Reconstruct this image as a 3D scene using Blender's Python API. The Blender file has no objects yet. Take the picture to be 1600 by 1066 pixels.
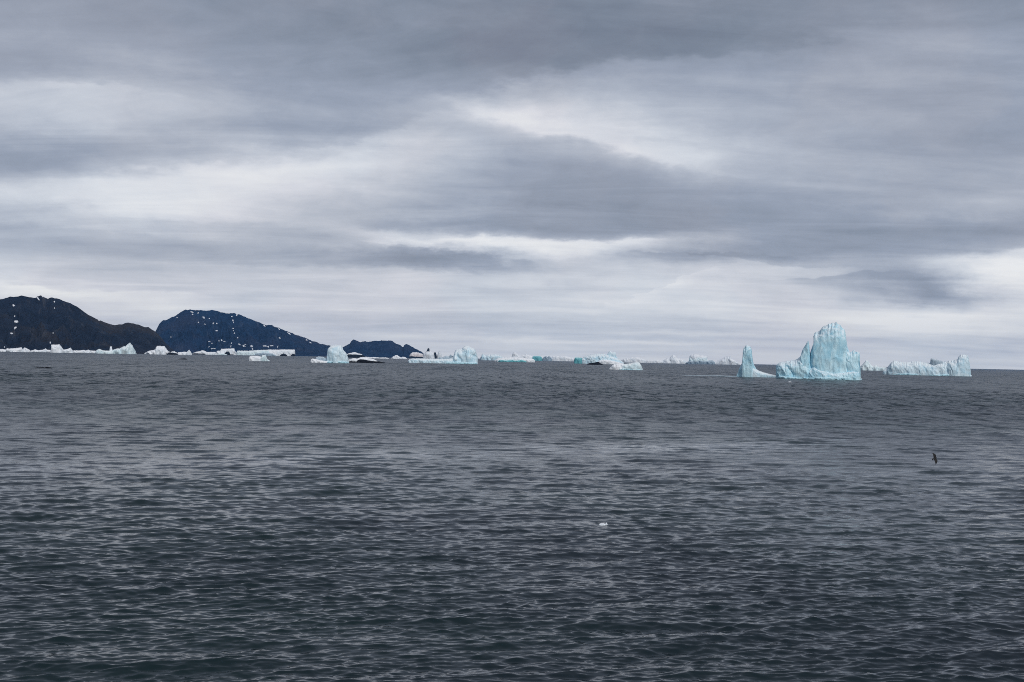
import bpy, bmesh, math, random
import numpy as np
from mathutils import Vector, Matrix, noise
from mathutils.bvhtree import BVHTree

random.seed(7)
rng = np.random.default_rng(11)
scene = bpy.context.scene
col = scene.collection

# ------------------------------------------------------------------ camera
F_PX = 1931.4            # focal length in pixels of a 1600 px wide picture
CX, CY = 800.0, 533.0
CAM_H = 12.0
ROLL = math.atan(0.0205)
PITCH = math.atan(27.6 * math.cos(ROLL) / F_PX)
R0 = Vector((1, 0, 0)); U0 = Vector((0, -math.sin(PITCH), math.cos(PITCH)))
FWD = Vector((0, math.cos(PITCH), math.sin(PITCH)))
RIGHT = math.cos(ROLL) * R0 + math.sin(ROLL) * U0
UP = -math.sin(ROLL) * R0 + math.cos(ROLL) * U0
EYE = Vector((0, 0, CAM_H))
cam_d = bpy.data.cameras.new('camera')
cam = bpy.data.objects.new('camera', cam_d); col.objects.link(cam)
m3 = Matrix((RIGHT, UP, -FWD)).transposed()
cam.matrix_world = Matrix.Translation(EYE) @ m3.to_4x4()
cam_d.sensor_width = 36.0
cam_d.lens = 36.0 * F_PX / 1600.0
cam_d.clip_start = 0.1; cam_d.clip_end = 90000.0
scene.camera = cam

def ray(px, py):
    return (FWD + RIGHT * ((px - CX) / F_PX) - UP * ((py - CY) / F_PX)).normalized()

def sea_point(px, py, dmax=10200.0):
    d = ray(px, py)
    if d.z < -1e-6:
        t = -CAM_H / d.z
        if t < dmax:
            p = EYE + d * t
            return Vector((p.x, p.y, 0))
    h = Vector((d.x, d.y, 0)).normalized() * dmax
    return h

# ------------------------------------------------------------------ node helpers
class NT:
    def __init__(s, tree):
        s.t = tree; s.t.nodes.clear()
    def n(s, kind, **kw):
        nd = s.t.nodes.new(kind)
        for k, v in kw.items(): setattr(nd, k, v)
        return nd
    def link(s, a, b): s.t.links.new(a, b)
    def put(s, sock, v):
        if hasattr(v, 'is_output'): s.link(v, sock)
        elif v is not None: sock.default_value = v
    def math(s, op, a, b=None, c=None, clamp=False):
        nd = s.n('ShaderNodeMath', operation=op); nd.use_clamp = clamp
        for i, v in enumerate((a, b, c)):
            if v is not None: s.put(nd.inputs[i], v)
        return nd.outputs[0]
    def vmath(s, op, a, b=None, out=0):
        nd = s.n('ShaderNodeVectorMath', operation=op)
        s.put(nd.inputs[0], a)
        if b is not None: s.put(nd.inputs[1], b)
        return nd.outputs['Value'] if op in ('DOT_PRODUCT', 'LENGTH') else nd.outputs[0]
    def xyz(s, x, y, z):
        nd = s.n('ShaderNodeCombineXYZ')
        for i, v in enumerate((x, y, z)): s.put(nd.inputs[i], v)
        return nd.outputs[0]
    def sep(s, v):
        nd = s.n('ShaderNodeSeparateXYZ'); s.put(nd.inputs[0], v); return nd.outputs
    def noise(s, vec, scale, detail=4.0, rough=0.55, dist=0.0, out='Fac'):
        nd = s.n('ShaderNodeTexNoise'); s.put(nd.inputs['Vector'], vec)
        nd.inputs['Scale'].default_value = scale; nd.inputs['Detail'].default_value = detail
        nd.inputs['Roughness'].default_value = rough; nd.inputs['Distortion'].default_value = dist
        return nd.outputs[out]
    def ramp(s, fac, stops, interp='LINEAR'):
        nd = s.n('ShaderNodeValToRGB'); s.put(nd.inputs[0], fac)
        cr = nd.color_ramp; cr.interpolation = interp
        while len(cr.elements) < len(stops): cr.elements.new(0.5)
        for e, (p, c) in zip(cr.elements, stops):
            e.position = p; e.color = (*c, 1) if len(c) == 3 else c
        return nd.outputs[0]
    def maprange(s, v, a, b, c=0.0, d=1.0, kind='SMOOTHSTEP'):
        nd = s.n('ShaderNodeMapRange', interpolation_type=kind); s.put(nd.inputs[0], v)
        for i, q in enumerate((a, b, c, d)): nd.inputs[i + 1].default_value = q
        return nd.outputs[0]
    def mix(s, fac, a, b):
        nd = s.n('ShaderNodeMix', data_type='RGBA'); s.put(nd.inputs[0], fac)
        s.put(nd.inputs[6], (*a, 1) if isinstance(a, tuple) and len(a) == 3 else a)
        s.put(nd.inputs[7], (*b, 1) if isinstance(b, tuple) and len(b) == 3 else b)
        return nd.outputs[2]

def lin(*c):
    return tuple(((x / 255) / 12.92 if x / 255 <= 0.04045 else ((x / 255 + 0.055) / 1.055) ** 2.4) for x in c)

def new_mat(name):
    m = bpy.data.materials.new(name); m.use_nodes = True
    return m, NT(m.node_tree)

# ------------------------------------------------------------------ world: overcast sky
SUN_EL, SUN_AZ = math.radians(36), math.radians(152)     # sun behind the clouds, behind the camera
world = bpy.data.worlds.new('World'); scene.world = world; world.use_nodes = True
W = NT(world.node_tree)
tc = W.n('ShaderNodeTexCoord'); dirv = tc.outputs['Generated']
sx, sy, sz = W.sep(dirv)
az = W.math('ARCTAN2', sx, sy)
el = W.math('ARCSINE', W.math('ABSOLUTE', sz))

def sky_xy(px, py):
    d = ray(px, py); return math.atan2(d.x, d.y), math.asin(max(-1, min(1, d.z)))

# cloud layer coordinates: streaks converge towards the horizon
inv = W.math('DIVIDE', 1.0, W.math('ADD', W.math('ABSOLUTE', sz), 0.10))
plane = W.xyz(W.math('MULTIPLY', sx, inv), W.math('MULTIPLY', sy, inv), 0.0)
# ragged warp of the cloud banks
wv = W.xyz(W.math('MULTIPLY', az, 9.0), W.math('MULTIPLY', el, 26.0), 0.3)
wn = W.n('ShaderNodeTexNoise'); W.link(wv, wn.inputs['Vector'])
wn.inputs['Scale'].default_value = 1.0; wn.inputs['Detail'].default_value = 6.0; wn.inputs['Roughness'].default_value = 0.58
wr, wg, wb = W.sep(wn.outputs['Color'])
azw = W.math('MULTIPLY_ADD', W.math('SUBTRACT', wr, 0.5), 0.11, az)
elw = W.math('MULTIPLY_ADD', W.math('SUBTRACT', wg, 0.5), W.math('MULTIPLY_ADD', el, 0.17, 0.012), el)
fn = W.n('ShaderNodeTexNoise'); W.link(W.xyz(W.math('MULTIPLY', az, 34.0), W.math('MULTIPLY', el, 80.0), 2.1), fn.inputs['Vector'])
fn.inputs['Scale'].default_value = 1.0; fn.inputs['Detail'].default_value = 6.0; fn.inputs['Roughness'].default_value = 0.62
fr_, fg_, fb_ = W.sep(fn.outputs['Color'])
azw = W.math('MULTIPLY_ADD', W.math('SUBTRACT', fr_, 0.5), 0.035, azw)
elw = W.math('MULTIPLY_ADD', W.math('SUBTRACT', fg_, 0.5), W.math('MULTIPLY_ADD', el, 0.055, 0.0045), elw)
V = W.xyz(azw, elw, 0.0)

elmax = math.pi / 2
def elp(y): return max(0.0, (560 - y) / F_PX) / elmax
base = W.ramp(W.math('DIVIDE', el, elmax), [
    (0.0, (.92,) * 3), (elp(535), (.89,) * 3), (elp(450), (.82,) * 3), (elp(380), (.71,) * 3),
    (elp(300), (.685,) * 3), (elp(180), (.665,) * 3), (elp(80), (.60,) * 3), (elp(0), (.56,) * 3), (0.26, (.55,) * 3), (0.45, (.55,) * 3), (1.0, (.64,) * 3)])
L = W.math('ADD', base, 0.0)
# (px, py, rx, ry, tilt deg in the picture (positive: rises to the right), amount)
BLOBS = [
    (110, 178, 230, 42, 2, .12), (260, 128, 80, 30, -10, .045),
    (330, 285, 360, 62, 9, .13), (520, 240, 260, 40, 8, .06), (120, 300, 260, 24, 0, .05),
    (20, 250, 260, 26, 6, -.075), (330, 213, 300, 22, 7, -.055), (500, 190, 200, 22, 4, -.03),
    (940, 205, 230, 40, -8, .09), (1080, 235, 160, 26, -3, .07), (790, 185, 90, 16, -8, .05),
    (800, 265, 240, 45, -6, -.045), (850, 320, 260, 34, 2, -.05), (1000, 345, 300, 30, 2, -.06),
    (850, 384, 240, 15, -1, .13), (980, 374, 170, 9, 3, .10), (720, 378, 120, 9, -6, .12), (960, 420, 220, 22, 3, .09),
    (670, 402, 150, 15, -3, -.17), (560, 408, 120, 16, 4, -.08), (650, 350, 90, 7, 3, -.05),
    (40, 365, 240, 32, -3, -.09), (330, 400, 240, 24, 0, -.03), (180, 420, 160, 18, -4, -.02),
    (1080, 398, 130, 11, 4, -.20), (1200, 385, 160, 20, 2, -.06), (1290, 372, 240, 34, -4, -.06),
    (1330, 415, 110, 18, -12, -.10), (1440, 458, 80, 22, -6, -.24), (1520, 462, 60, 12, 0, -.08), (1290, 436, 70, 8, 4, -.08),
    (1440, 430, 130, 26, 0, -.05),
    (1570, 425, 90, 36, 6, .19), (1500, 500, 140, 16, 4, .12), (1340, 500, 140, 14, -3, .09), (1100, 440, 150, 18, 6, .05),
    (1480, 300, 260, 30, 0, .02), (1560, 322, 120, 12, 4, .045), (1500, 360, 200, 18, 3, -.06),
    (1250, 130, 420, 60, 6, .045), (1450, 200, 260, 60, -3, -.02), (1300, 300, 220, 60, 0, -.04),
    (620, 60, 420, 60, 4, -.045), (840, 120, 300, 34, 6, -.055), (80, 60, 260, 60, 0, .03),
    (60, 446, 150, 11, -3, .09), (160, 470, 120, 10, -5, .04), (330, 455, 260, 12, 2, -.04),
    (700, 470, 300, 20, 0, .02), (620, 505, 240, 14, 0, -.06), (800, 528, 200, 4, 0, .07), (1000, 534, 220, 3, 0, .06),
    (1120, 522, 180, 3.5, 0, .05), (1000, 512, 260, 5, 1, -.07), (1300, 528, 240, 5, 0, -.05), (900, 496, 200, 8, 0, -.03),
    (1560, 545, 160, 5, 0, -.04), (1050, 480, 160, 12, 3, .06), (880, 450, 200, 12, 2, -.03),
]
for k_, (px, py, rx, ry, tilt, amt) in enumerate(BLOBS):
    if k_ % 8 == 0: V = W.xyz(azw, elw, W.math('MULTIPLY', L, 1e-7))    # keeps the node chain sequential
    a, e = sky_xy(px, py)
    mp = W.n('ShaderNodeMapping', vector_type='TEXTURE')
    W.link(V, mp.inputs['Vector'])
    mp.inputs['Location'].default_value = (a, e, 0)
    mp.inputs['Rotation'].default_value = (0, 0, math.radians(tilt) )
    mp.inputs['Scale'].default_value = (rx / F_PX, ry / F_PX, 1)
    d2 = W.vmath('DOT_PRODUCT', mp.outputs[0], mp.outputs[0])
    g = W.math('EXPONENT', W.math('MULTIPLY', d2, -0.8))
    L = W.math('MULTIPLY_ADD', g, amt * (0.62 if amt < 0 else 0.9), L)
# cloud edges: (px, py, length, thickness, tilt, amount, side the cloud lies on: 1 above the edge, -1 below)
EDGES = [
    (330, 262, 300, 95, 9, .07, -1), (330, 262, 320, 70, 9, -.05, 1), (560, 205, 160, 60, 12, .05, -1),
    (930, 226, 200, 80, -12, -.06, -1), (930, 226, 190, 60, -12, .07, 1),
    (860, 374, 260, 34, 1, -.075, 1), (860, 374, 260, 30, 1, .10, -1), (700, 394, 130, 30, -8, -.09, -1), (690, 392, 110, 16, -8, .05, 1),
    (1440, 484, 95, 40, -5, -.13, 1), (1540, 392, 120, 40, 5, -.07, 1), (1540, 392, 120, 60, 5, .09, -1),
    (980, 108, 300, 90, 9, -.05, 1), (980, 108, 320, 60, 9, .035, -1), (150, 142, 170, 60, 2, -.035, 1), (150, 142, 170, 50, 2, .04, -1),
    (1100, 392, 140, 18, 3, -.07, -1), (1180, 404, 120, 14, -6, .06, -1), (1040, 446, 90, 14, 22, .05, -1), (1290, 432, 70, 10, 3, .06, 1),
    (120, 446, 200, 26, -3, .07, -1), (300, 345, 330, 36, -2, .035, 1), (120, 350, 240, 44, -2, -.05, -1), (560, 416, 260, 26, 0, -.05, 1), (560, 418, 260, 22, 0, .05, -1),
]
for k_, (px, py, ln, th, tilt, amt, side) in enumerate(EDGES):
    if k_ % 6 == 0: V = W.xyz(azw, elw, W.math('MULTIPLY', L, 1e-7))
    a, e = sky_xy(px, py)
    mp = W.n('ShaderNodeMapping', vector_type='TEXTURE')
    W.link(V, mp.inputs['Vector'])
    mp.inputs['Location'].default_value = (a, e, 0)
    mp.inputs['Rotation'].default_value = (0, 0, math.radians(tilt))
    mp.inputs['Scale'].default_value = (ln / F_PX, side * th / F_PX, 1)
    d2 = W.vmath('DOT_PRODUCT', mp.outputs[0], mp.outputs[0])
    g = W.math('EXPONENT', W.math('MULTIPLY', d2, -0.9))
    u_, v_, w_ = W.sep(mp.outputs[0])
    L = W.math('MULTIPLY_ADD', W.math('MULTIPLY', g, W.maprange(v_, -0.06, 0.16)), amt * (0.7 if amt < 0 else 0.9), L)
# streaky detail
st = W.n('ShaderNodeMapping'); W.link(plane, st.inputs['Vector']); st.inputs['Rotation'].default_value = (0, 0, math.radians(12)); st.inputs['Scale'].default_value = (0.9, 2.3, 1)
n1 = W.noise(st.outputs[0], 1.1, 9, 0.60, 0.7)
L = W.math('MULTIPLY_ADD', W.math('SUBTRACT', n1, 0.5), 0.22, L)
n2 = W.noise(W.xyz(W.math('MULTIPLY', az, 11.0), W.math('MULTIPLY', el, 95.0), 4.7), 1.0, 5, 0.6, 0.4)
low = W.maprange(el, 0.0, 0.16, 1.0, 0.25)
L = W.math('MULTIPLY_ADD', W.math('MULTIPLY', W.math('SUBTRACT', n2, 0.5), low), 0.11, L)
n3 = W.noise(W.xyz(W.math('MULTIPLY', az, 26.0), W.math('MULTIPLY', el, 52.0), 9.3), 1.0, 7, 0.62, 0.5)
L = W.math('MULTIPLY_ADD', W.math('SUBTRACT', n3, 0.5), 0.085, L)
hue = W.noise(V, 7.0, 3, 0.5)
c1 = W.ramp(L, [(0.30, lin(64, 71, 88)), (0.45, lin(103, 112, 129)), (0.55, lin(129, 139, 155)), (0.65, lin(156, 165, 182)),
                (0.75, lin(186, 193, 206)), (0.86, lin(217, 222, 230)), (0.98, lin(245, 246, 248))])
c2 = W.ramp(L, [(0.30, lin(70, 73, 90)), (0.45, lin(109, 114, 132)), (0.55, lin(135, 142, 157)), (0.65, lin(161, 168, 183)),
                (0.75, lin(189, 194, 205)), (0.86, lin(221, 222, 229)), (0.98, lin(247, 247, 246))])
ccol = W.mix(W.maprange(hue, 0.38, 0.62), c1, c2)
bg_c = W.n('ShaderNodeBackground'); W.link(ccol, bg_c.inputs[0]); bg_c.inputs[1].default_value = 1.0
sky = W.n('ShaderNodeTexSky', sky_type='NISHITA'); sky.sun_disc = False
sky.sun_elevation = SUN_EL; sky.sun_rotation = SUN_AZ
bg_s = W.n('ShaderNodeBackground'); W.link(sky.outputs[0], bg_s.inputs[0]); bg_s.inputs[1].default_value = 0.06
mx = W.n('ShaderNodeMixShader'); mx.inputs[0].default_value = 0.95
W.link(bg_s.outputs[0], mx.inputs[1]); W.link(bg_c.outputs[0], mx.inputs[2])
wo = W.n('ShaderNodeOutputWorld'); W.link(mx.outputs[0], wo.inputs[0])
world.cycles.sampling_method = 'MANUAL'; world.cycles.sample_map_resolution = 512

sun_d = bpy.data.lights.new('sun', 'SUN'); sun_d.energy = 1.8; sun_d.angle = math.radians(16); sun_d.color = (1, .97, .93)
sun = bpy.data.objects.new('sun', sun_d); col.objects.link(sun)
sdir = Vector((math.sin(SUN_AZ) * math.cos(SUN_EL), math.cos(SUN_AZ) * math.cos(SUN_EL), math.sin(SUN_EL)))
sun.rotation_euler = sdir.to_track_quat('Z', 'Y').to_euler(); sun.location = (0, 0, 200)

# ------------------------------------------------------------------ object helpers
def tag(o, label=None, cat=None, group=None, kind=None):
    if label: o['label'] = label
    if cat: o['category'] = cat
    if group: o['group'] = group
    if kind: o['kind'] = kind
    return o

def link_mesh(name, verts, faces, mat, parent=None, loc=(0, 0, 0), rz=0.0, smooth=False):
    me = bpy.data.meshes.new(name)
    me.from_pydata([tuple(v) for v in verts], [], faces); me.update()
    if smooth: me.polygons.foreach_set('use_smooth', [True] * len(me.polygons))
    bm = bmesh.new(); bm.from_mesh(me); bmesh.ops.recalc_face_normals(bm, faces=bm.faces); bm.to_mesh(me); bm.free()
    me.materials.append(mat)
    o = bpy.data.objects.new(name, me); col.objects.link(o)
    if parent is not None: o.parent = parent
    else: o.location = loc; o.rotation_euler = (0, 0, rz)
    return o

def empty(name, loc, rz=0.0):
    o = bpy.data.objects.new(name, None); col.objects.link(o)
    o.location = loc; o.rotation_euler = (0, 0, rz); o.empty_display_size = 5
    return o

# ------------------------------------------------------------------ materials
def ice_material(name, body, shade, snow, scale=1.0, band=0.5):
    """compressed glacier ice: bluer flutes, veins darkened like shaded crevices, snow lying on upward faces"""
    m, t = new_mat(name)
    tcx = t.n('ShaderNodeTexCoord'); P = tcx.outputs['Object']
    px, py, pz = t.sep(P)
    flute = t.noise(t.xyz(px, py, t.math('MULTIPLY', pz, 0.35)), 0.16 * scale, 6, 0.62, 0.8)
    bands = t.noise(t.xyz(t.math('MULTIPLY', px, 0.25), py, t.math('MULTIPLY', pz, 2.2)), 0.12 * scale, 4, 0.6, 0.5)
    f = t.math('ADD', t.math('MULTIPLY', flute, 1 - band * 0.5), t.math('MULTIPLY', bands, band * 0.5))
    c = t.mix(t.maprange(f, 0.32, 0.62), (*shade, 1), (*body, 1))
    crevice_vein = t.math('ABSOLUTE', t.math('SUBTRACT', t.noise(t.xyz(px, py, t.math('MULTIPLY', pz, 0.6)), 0.085 * scale, 5, 0.6, 1.2), 0.5))
    c = t.mix(t.math('MULTIPLY', t.maprange(crevice_vein, 0.0, 0.035, 1.0, 0.0), 0.36), c, tuple(v * 0.45 for v in shade) + (1,))  # thin blue veins, darkened in colour to stand in for shaded crevices
    geo = t.n('ShaderNodeNewGeometry'); nx, ny, nz = t.sep(geo.outputs['Normal'])
    up = t.math('ADD', nz, t.math('MULTIPLY', t.math('SUBTRACT', t.noise(P, 0.25 * scale, 4), 0.5), 0.7))
    c = t.mix(t.maprange(up, 0.35, 0.85), c, (*snow, 1))
    b = t.n('ShaderNodeBsdfPrincipled'); t.link(c, b.inputs['Base Color'])
    b.inputs['Roughness'].default_value = 0.55; b.inputs['IOR'].default_value = 1.31
    bp = t.n('ShaderNodeBump'); bp.inputs['Strength'].default_value = 0.35; bp.inputs['Distance'].default_value = 1.2 / scale
    t.link(t.noise(P, 0.45 * scale, 6, 0.65), bp.inputs['Height']); t.link(bp.outputs[0], b.inputs['Normal'])
    o = t.n('ShaderNodeOutputMaterial'); t.link(b.outputs[0], o.inputs[0])
    return m

ICE_CYAN = ice_material('cyan_glacier_ice', (.65, .89, .96), (.36, .68, .83), (.84, .94, .98), 1.0)
ICE_PALE = ice_material('pale_blue_ice', (.78, .92, .98), (.50, .75, .88), (.88, .94, .96), 0.8)
ICE_WHITE = ice_material('white_snowy_ice', (.95, .97, .99), (.78, .87, .94), (.97, .98, .99), 0.35)
ICE_MINT = ice_material('mint_white_ice', (.84, .95, .97), (.62, .81, .88), (.90, .96, .96), 0.4)
ICE_TEAL = ice_material('teal_wet_ice', (.20, .56, .60), (.07, .33, .38), (.40, .70, .74), 0.6)
ICE_FOOT = ice_material('turquoise_waterline_ice', (.50, .77, .85), (.30, .56, .68), (.64, .85, .91), 1.2)
ICE_GREY = ice_material('grey_ice', (.36, .46, .54), (.20, .28, .34), (.55, .64, .70), 0.6)  # darker grey ice for humps, rubble, blocks and brash
ICE_PINK = ice_material('warm_white_ice', (.90, .84, .82), (.72, .62, .60), (.94, .92, .91), 0.3)

def rock_material(name, a, b_, c_, scale, scree=None):
    m, t = new_mat(name)
    P = t.n('ShaderNodeTexCoord').outputs['Object']
    n_a = t.noise(P, scale, 7, 0.62, 0.4); n_b = t.noise(P, scale * 0.23, 4, 0.5)
    c = t.mix(t.maprange(n_a, 0.38, 0.64), (*a, 1), (*b_, 1))
    c = t.mix(t.maprange(n_b, 0.48, 0.68), c, (*c_, 1))
    if scree:        # pale scree runs down the slopes
        mp = t.n('ShaderNodeMapping'); t.link(P, mp.inputs['Vector']); mp.inputs['Scale'].default_value = (1.0, 0.22, 0.22); mp.inputs['Rotation'].default_value = (0, 0, 0.3)
        c = t.mix(t.math('MULTIPLY', t.maprange(t.noise(mp.outputs[0], scale * 2.4, 5, 0.65, 0.6), 0.54, 0.72), 0.75), c, (*scree, 1))
    b = t.n('ShaderNodeBsdfPrincipled'); t.link(c, b.inputs['Base Color']); b.inputs['Roughness'].default_value = 0.9
    b.inputs['Specular IOR Level'].default_value = 0.15
    bp = t.n('ShaderNodeBump'); bp.inputs['Strength'].default_value = 0.8; bp.inputs['Distance'].default_value = 0.15 / scale
    t.link(t.noise(P, scale * 2.2, 7, 0.65), bp.inputs['Height']); t.link(bp.outputs[0], b.inputs['Normal'])
    o = t.n('ShaderNodeOutputMaterial'); t.link(b.outputs[0], o.inputs[0])
    return m

ROCK_A = rock_material('dark_basalt', (.006, .010, .021), (.014, .020, .036), (.032, .027, .027), 0.012, (.060, .060, .068))
ROCK_B = rock_material('haze_blue_rock', (.004, .019, .055), (.010, .034, .085), (.020, .032, .070), 0.010, (.050, .068, .11))  # blue of the distant haze is partly put into this rock colour
ROCK_WET_AND_SHADE = rock_material('wet_black_rock_and_shade', (.008, .009, .012), (.018, .019, .024), (.012, .014, .018), 0.15)  # real rocks, and black solids standing in for shade in ice openings
m, t = new_mat('old_snow')
b = t.n('ShaderNodeBsdfPrincipled'); b.inputs['Roughness'].default_value = 0.7
t.link(t.mix(t.noise(t.n('ShaderNodeTexCoord').outputs['Object'], 0.05, 4), (.80, .83, .88, 1), (.92, .93, .95, 1)), b.inputs['Base Color'])
o = t.n('ShaderNodeOutputMaterial'); t.link(b.outputs[0], o.inputs[0]); SNOW = m

# ------------------------------------------------------------------ sea
def build_sea():
    f2 = F_PX * 0.64
    rl = [CAM_H * f2 / 365.0]                       # rings close enough to carry two metre waves out to a kilometre
    while rl[-1] < 21000:
        q = rl[-1]
        rl.append(q + min(0.36 * q * q / (CAM_H * f2), 0.60 * max(1.0, q / 480.0) ** 3))
    r_far = np.array(rl)
    r_near = np.geomspace(1.5, r_far[0], 70)[:-1]
    r = np.concatenate([r_near, r_far, [23500, 26500]])
    th_in = np.radians(np.linspace(-27, 27, 1000))
    th_out = np.radians(np.concatenate([np.linspace(27.6, 60, 30), np.linspace(66, 294, 40), np.linspace(300, 332.4, 30)]))
    th = np.concatenate([th_in, th_out])
    nr, nt = len(r), len(th)
    RR, TT = np.meshgrid(r, th, indexing='ij')
    X = (RR * np.sin(TT)).astype(np.float32); Y = (RR * np.cos(TT)).astype(np.float32)
    dr = np.gradient(r); space = np.maximum(dr, r * np.radians(54 / 1000)).astype(np.float32)
    Z = np.zeros_like(X); DX = np.zeros_like(X); DY = np.zeros_like(X)
    X0, Y0 = X.copy(), Y.copy()
    wind = math.radians(-78)        # waves run towards the camera, a little to the right
    lam = np.exp(np.concatenate([rng.uniform(math.log(0.13), math.log(0.36), 56), rng.uniform(math.log(0.36), math.log(1.7), 110), rng.uniform(math.log(1.7), math.log(7.0), 40)])); lam.sort()
    for lm in lam:
        k = 2 * math.pi / lm
        spread = 0.40 if lm < 1.7 else 0.36
        a = wind + rng.normal(0, spread)
        ph = rng.uniform(0, 2 * math.pi)
        steep = 0.019 if lm < 0.36 else (0.0265 if lm < 1.7 else 0.0190)
        amp = steep / k * (0.6 + 0.8 * rng.random())
        w = np.clip((lm / space - 1.3) / 2.0, 0, 1)
        nact = int((w > 0).sum())
        if nact == 0: continue
        w = w[:, None].astype(np.float32)
        sel = slice(0, int(np.max(np.nonzero(w[:, 0])[0])) + 1)
        ca, sa = math.cos(a), math.sin(a)
        arg = (k * (X0[sel] * ca + Y0[sel] * sa) + ph).astype(np.float32)
        s = np.sin(arg); c = np.cos(arg)
        Z[sel] += amp * w[sel] * c
        DX[sel] -= 0.6 * amp * ca * w[sel] * s; DY[sel] -= 0.6 * amp * sa * w[sel] * s
    # groups: calmer and rougher patches
    patch = np.zeros_like(X)
    for lm in (9, 14, 23, 37, 61):
        for q in range(2):
            a = rng.uniform(0, math.pi); patch += np.sin(2 * math.pi / lm * (X0 * math.cos(a) + Y0 * math.sin(a)) + rng.uniform(0, 6.3)) * 0.16
    g = np.clip(1.0 + 0.25 * patch, 0.6, 1.5)
    fade = np.clip((RR - 3) / 10, 0, 1)
    Z *= g * fade; DX *= g * fade; DY *= g * fade
    X += DX; Y += DY
    verts = np.stack([X, Y, Z], -1).reshape(-1, 3).astype(np.float32)
    i = np.arange(nr - 1)[:, None] * nt; j = np.arange(nt)[None, :]; j2 = (j + 1) % nt
    q = np.stack([i + j, i + nt + j, i + nt + j2, i + j2], -1).reshape(-1, 4).astype(np.int32)
    # the middle is closed by a fan
    nv = len(verts); verts = np.vstack([verts, [[0, 0, 0]]]).astype(np.float32)
    jj = np.arange(nt); tri = np.stack([jj, (jj + 1) % nt, np.full(nt, nv)], -1).astype(np.int32)
    me = bpy.data.meshes.new('sea')
    me.vertices.add(len(verts)); me.vertices.foreach_set('co', verts.ravel())
    # winding upwards
    q = q[:, ::-1]; tri = tri[:, ::-1]
    loops = np.concatenate([q.ravel(), tri.ravel()]).astype(np.int32)
    me.loops.add(len(loops)); me.loops.foreach_set('vertex_index', loops)
    starts = np.concatenate([np.arange(len(q)) * 4, len(q) * 4 + np.arange(len(tri)) * 3]).astype(np.int32)
    me.polygons.add(len(starts)); me.polygons.foreach_set('loop_start', starts)
    me.update(calc_edges=True); me.validate()
    me.polygons.foreach_set('use_smooth', np.ones(len(me.polygons), bool))
    if me.polygons[len(me.polygons) // 2].normal.z < 0: me.flip_normals()
    return me

m, t = new_mat('cold_sea_water'); SEA_MAT = m
geo = t.n('ShaderNodeNewGeometry'); P = geo.outputs['Position']
px, py, pz = t.sep(P)
def aniso(ax, ay, rot=-14):
    mp = t.n('ShaderNodeMapping'); t.link(P, mp.inputs['Vector'])
    mp.inputs['Rotation'].default_value = (0, 0, math.radians(rot)); mp.inputs['Scale'].default_value = (ax, ay, 1)
    return mp.outputs[0]
# slopes of wavelets too fine for the mesh
s1 = t.noise(aniso(1.1, 2.2), 1.6, 3, 0.6, 0.3, 'Color')
s2 = t.noise(aniso(0.40, 1.1, 9), 1.7, 3, 0.6, 0.3, 'Color')
s3 = t.noise(aniso(0.30, 0.075, -6), 1.0, 3, 0.6, 0.5, 'Color')
s4 = t.noise(aniso(0.030, 0.0045, 8), 1.0, 4, 0.6, 0.5, 'Color')
def cen(c): return t.vmath('SUBTRACT', c, (0.5, 0.5, 0.5))
def scl(v, k):
    nd = t.n('ShaderNodeVectorMath', operation='SCALE'); t.put(nd.inputs[0], v); t.put(nd.inputs['Scale'], k); return nd.outputs[0]
# wind: a slick line of smoother, brighter water and gusty, darker water
gust = t.noise(aniso(0.0035, 0.0018, 20), 1.0, 4, 0.6, 0.6)
rough_k = t.maprange(gust, 0.35, 0.65, 0.75, 1.25)
slopes = t.vmath('ADD', t.vmath('ADD', scl(cen(s1), 0.16), scl(cen(s2), 0.36)), t.vmath('ADD', scl(cen(s3), t.maprange(py, 140.0, 480.0, 0.20, 1.5)), scl(cen(s4), t.maprange(py, 140.0, 600.0, 0.16, 0.45))))
wx = t.math('MULTIPLY_ADD', t.math('SUBTRACT', t.noise(aniso(0.03, 0.03), 1.0, 4, 0.6), 0.5), 30.0, py)
_a, _b = sea_point(250, 724), sea_point(1350, 690)
_k = (_b.y - _a.y) / (_b.x - _a.x)
across = t.math('SUBTRACT', wx, t.math('MULTIPLY_ADD', px, _k, _a.y - _k * _a.x))
slick = t.math('EXPONENT', t.math('MULTIPLY', t.math('POWER', t.math('DIVIDE', across, 9.0), 2.0), -1.0))
slick = t.math('MULTIPLY', slick, t.maprange(t.noise(aniso(0.02, 0.02), 1.0, 3), 0.35, 0.6, 0.1, 0.9))
calm = t.maprange(t.math('MULTIPLY_ADD', gust, 500.0, py), 150.0, 900.0, 0.9, 1.5)
slopes = scl(slopes, t.math('MULTIPLY', t.math('MULTIPLY', rough_k, calm), t.math('MULTIPLY_ADD', slick, -0.5, 1.0)))
vx, vy, vz = t.sep(slopes)
nrm = t.vmath('NORMALIZE', t.vmath('ADD', geo.outputs['Normal'], t.xyz(vx, vy, 0.0)))
b = t.n('ShaderNodeBsdfPrincipled')
t.link(t.mix(t.maprange(t.noise(P, 0.02, 3), 0.4, 0.6), (.004, .016, .018, 1), (.006, .013, .019, 1)), b.inputs['Base Color'])
t.link(t.math('MULTIPLY_ADD', slick, -0.10, t.maprange(t.math('MULTIPLY_ADD', gust, 140.0, py), 60.0, 420.0, 0.09, 0.30)), b.inputs['Roughness']); b.inputs['IOR'].default_value = 1.333
t.link(nrm, b.inputs['Normal'])
o = t.n('ShaderNodeOutputMaterial'); t.link(b.outputs[0], o.inputs[0])
sea_me = build_sea(); sea_me.materials.append(SEA_MAT)
sea = bpy.data.objects.new('sea', sea_me); col.objects.link(sea)
tag(sea, 'dark grey wind ruffled sea reaching to the horizon', 'sea', kind='structure')

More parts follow.
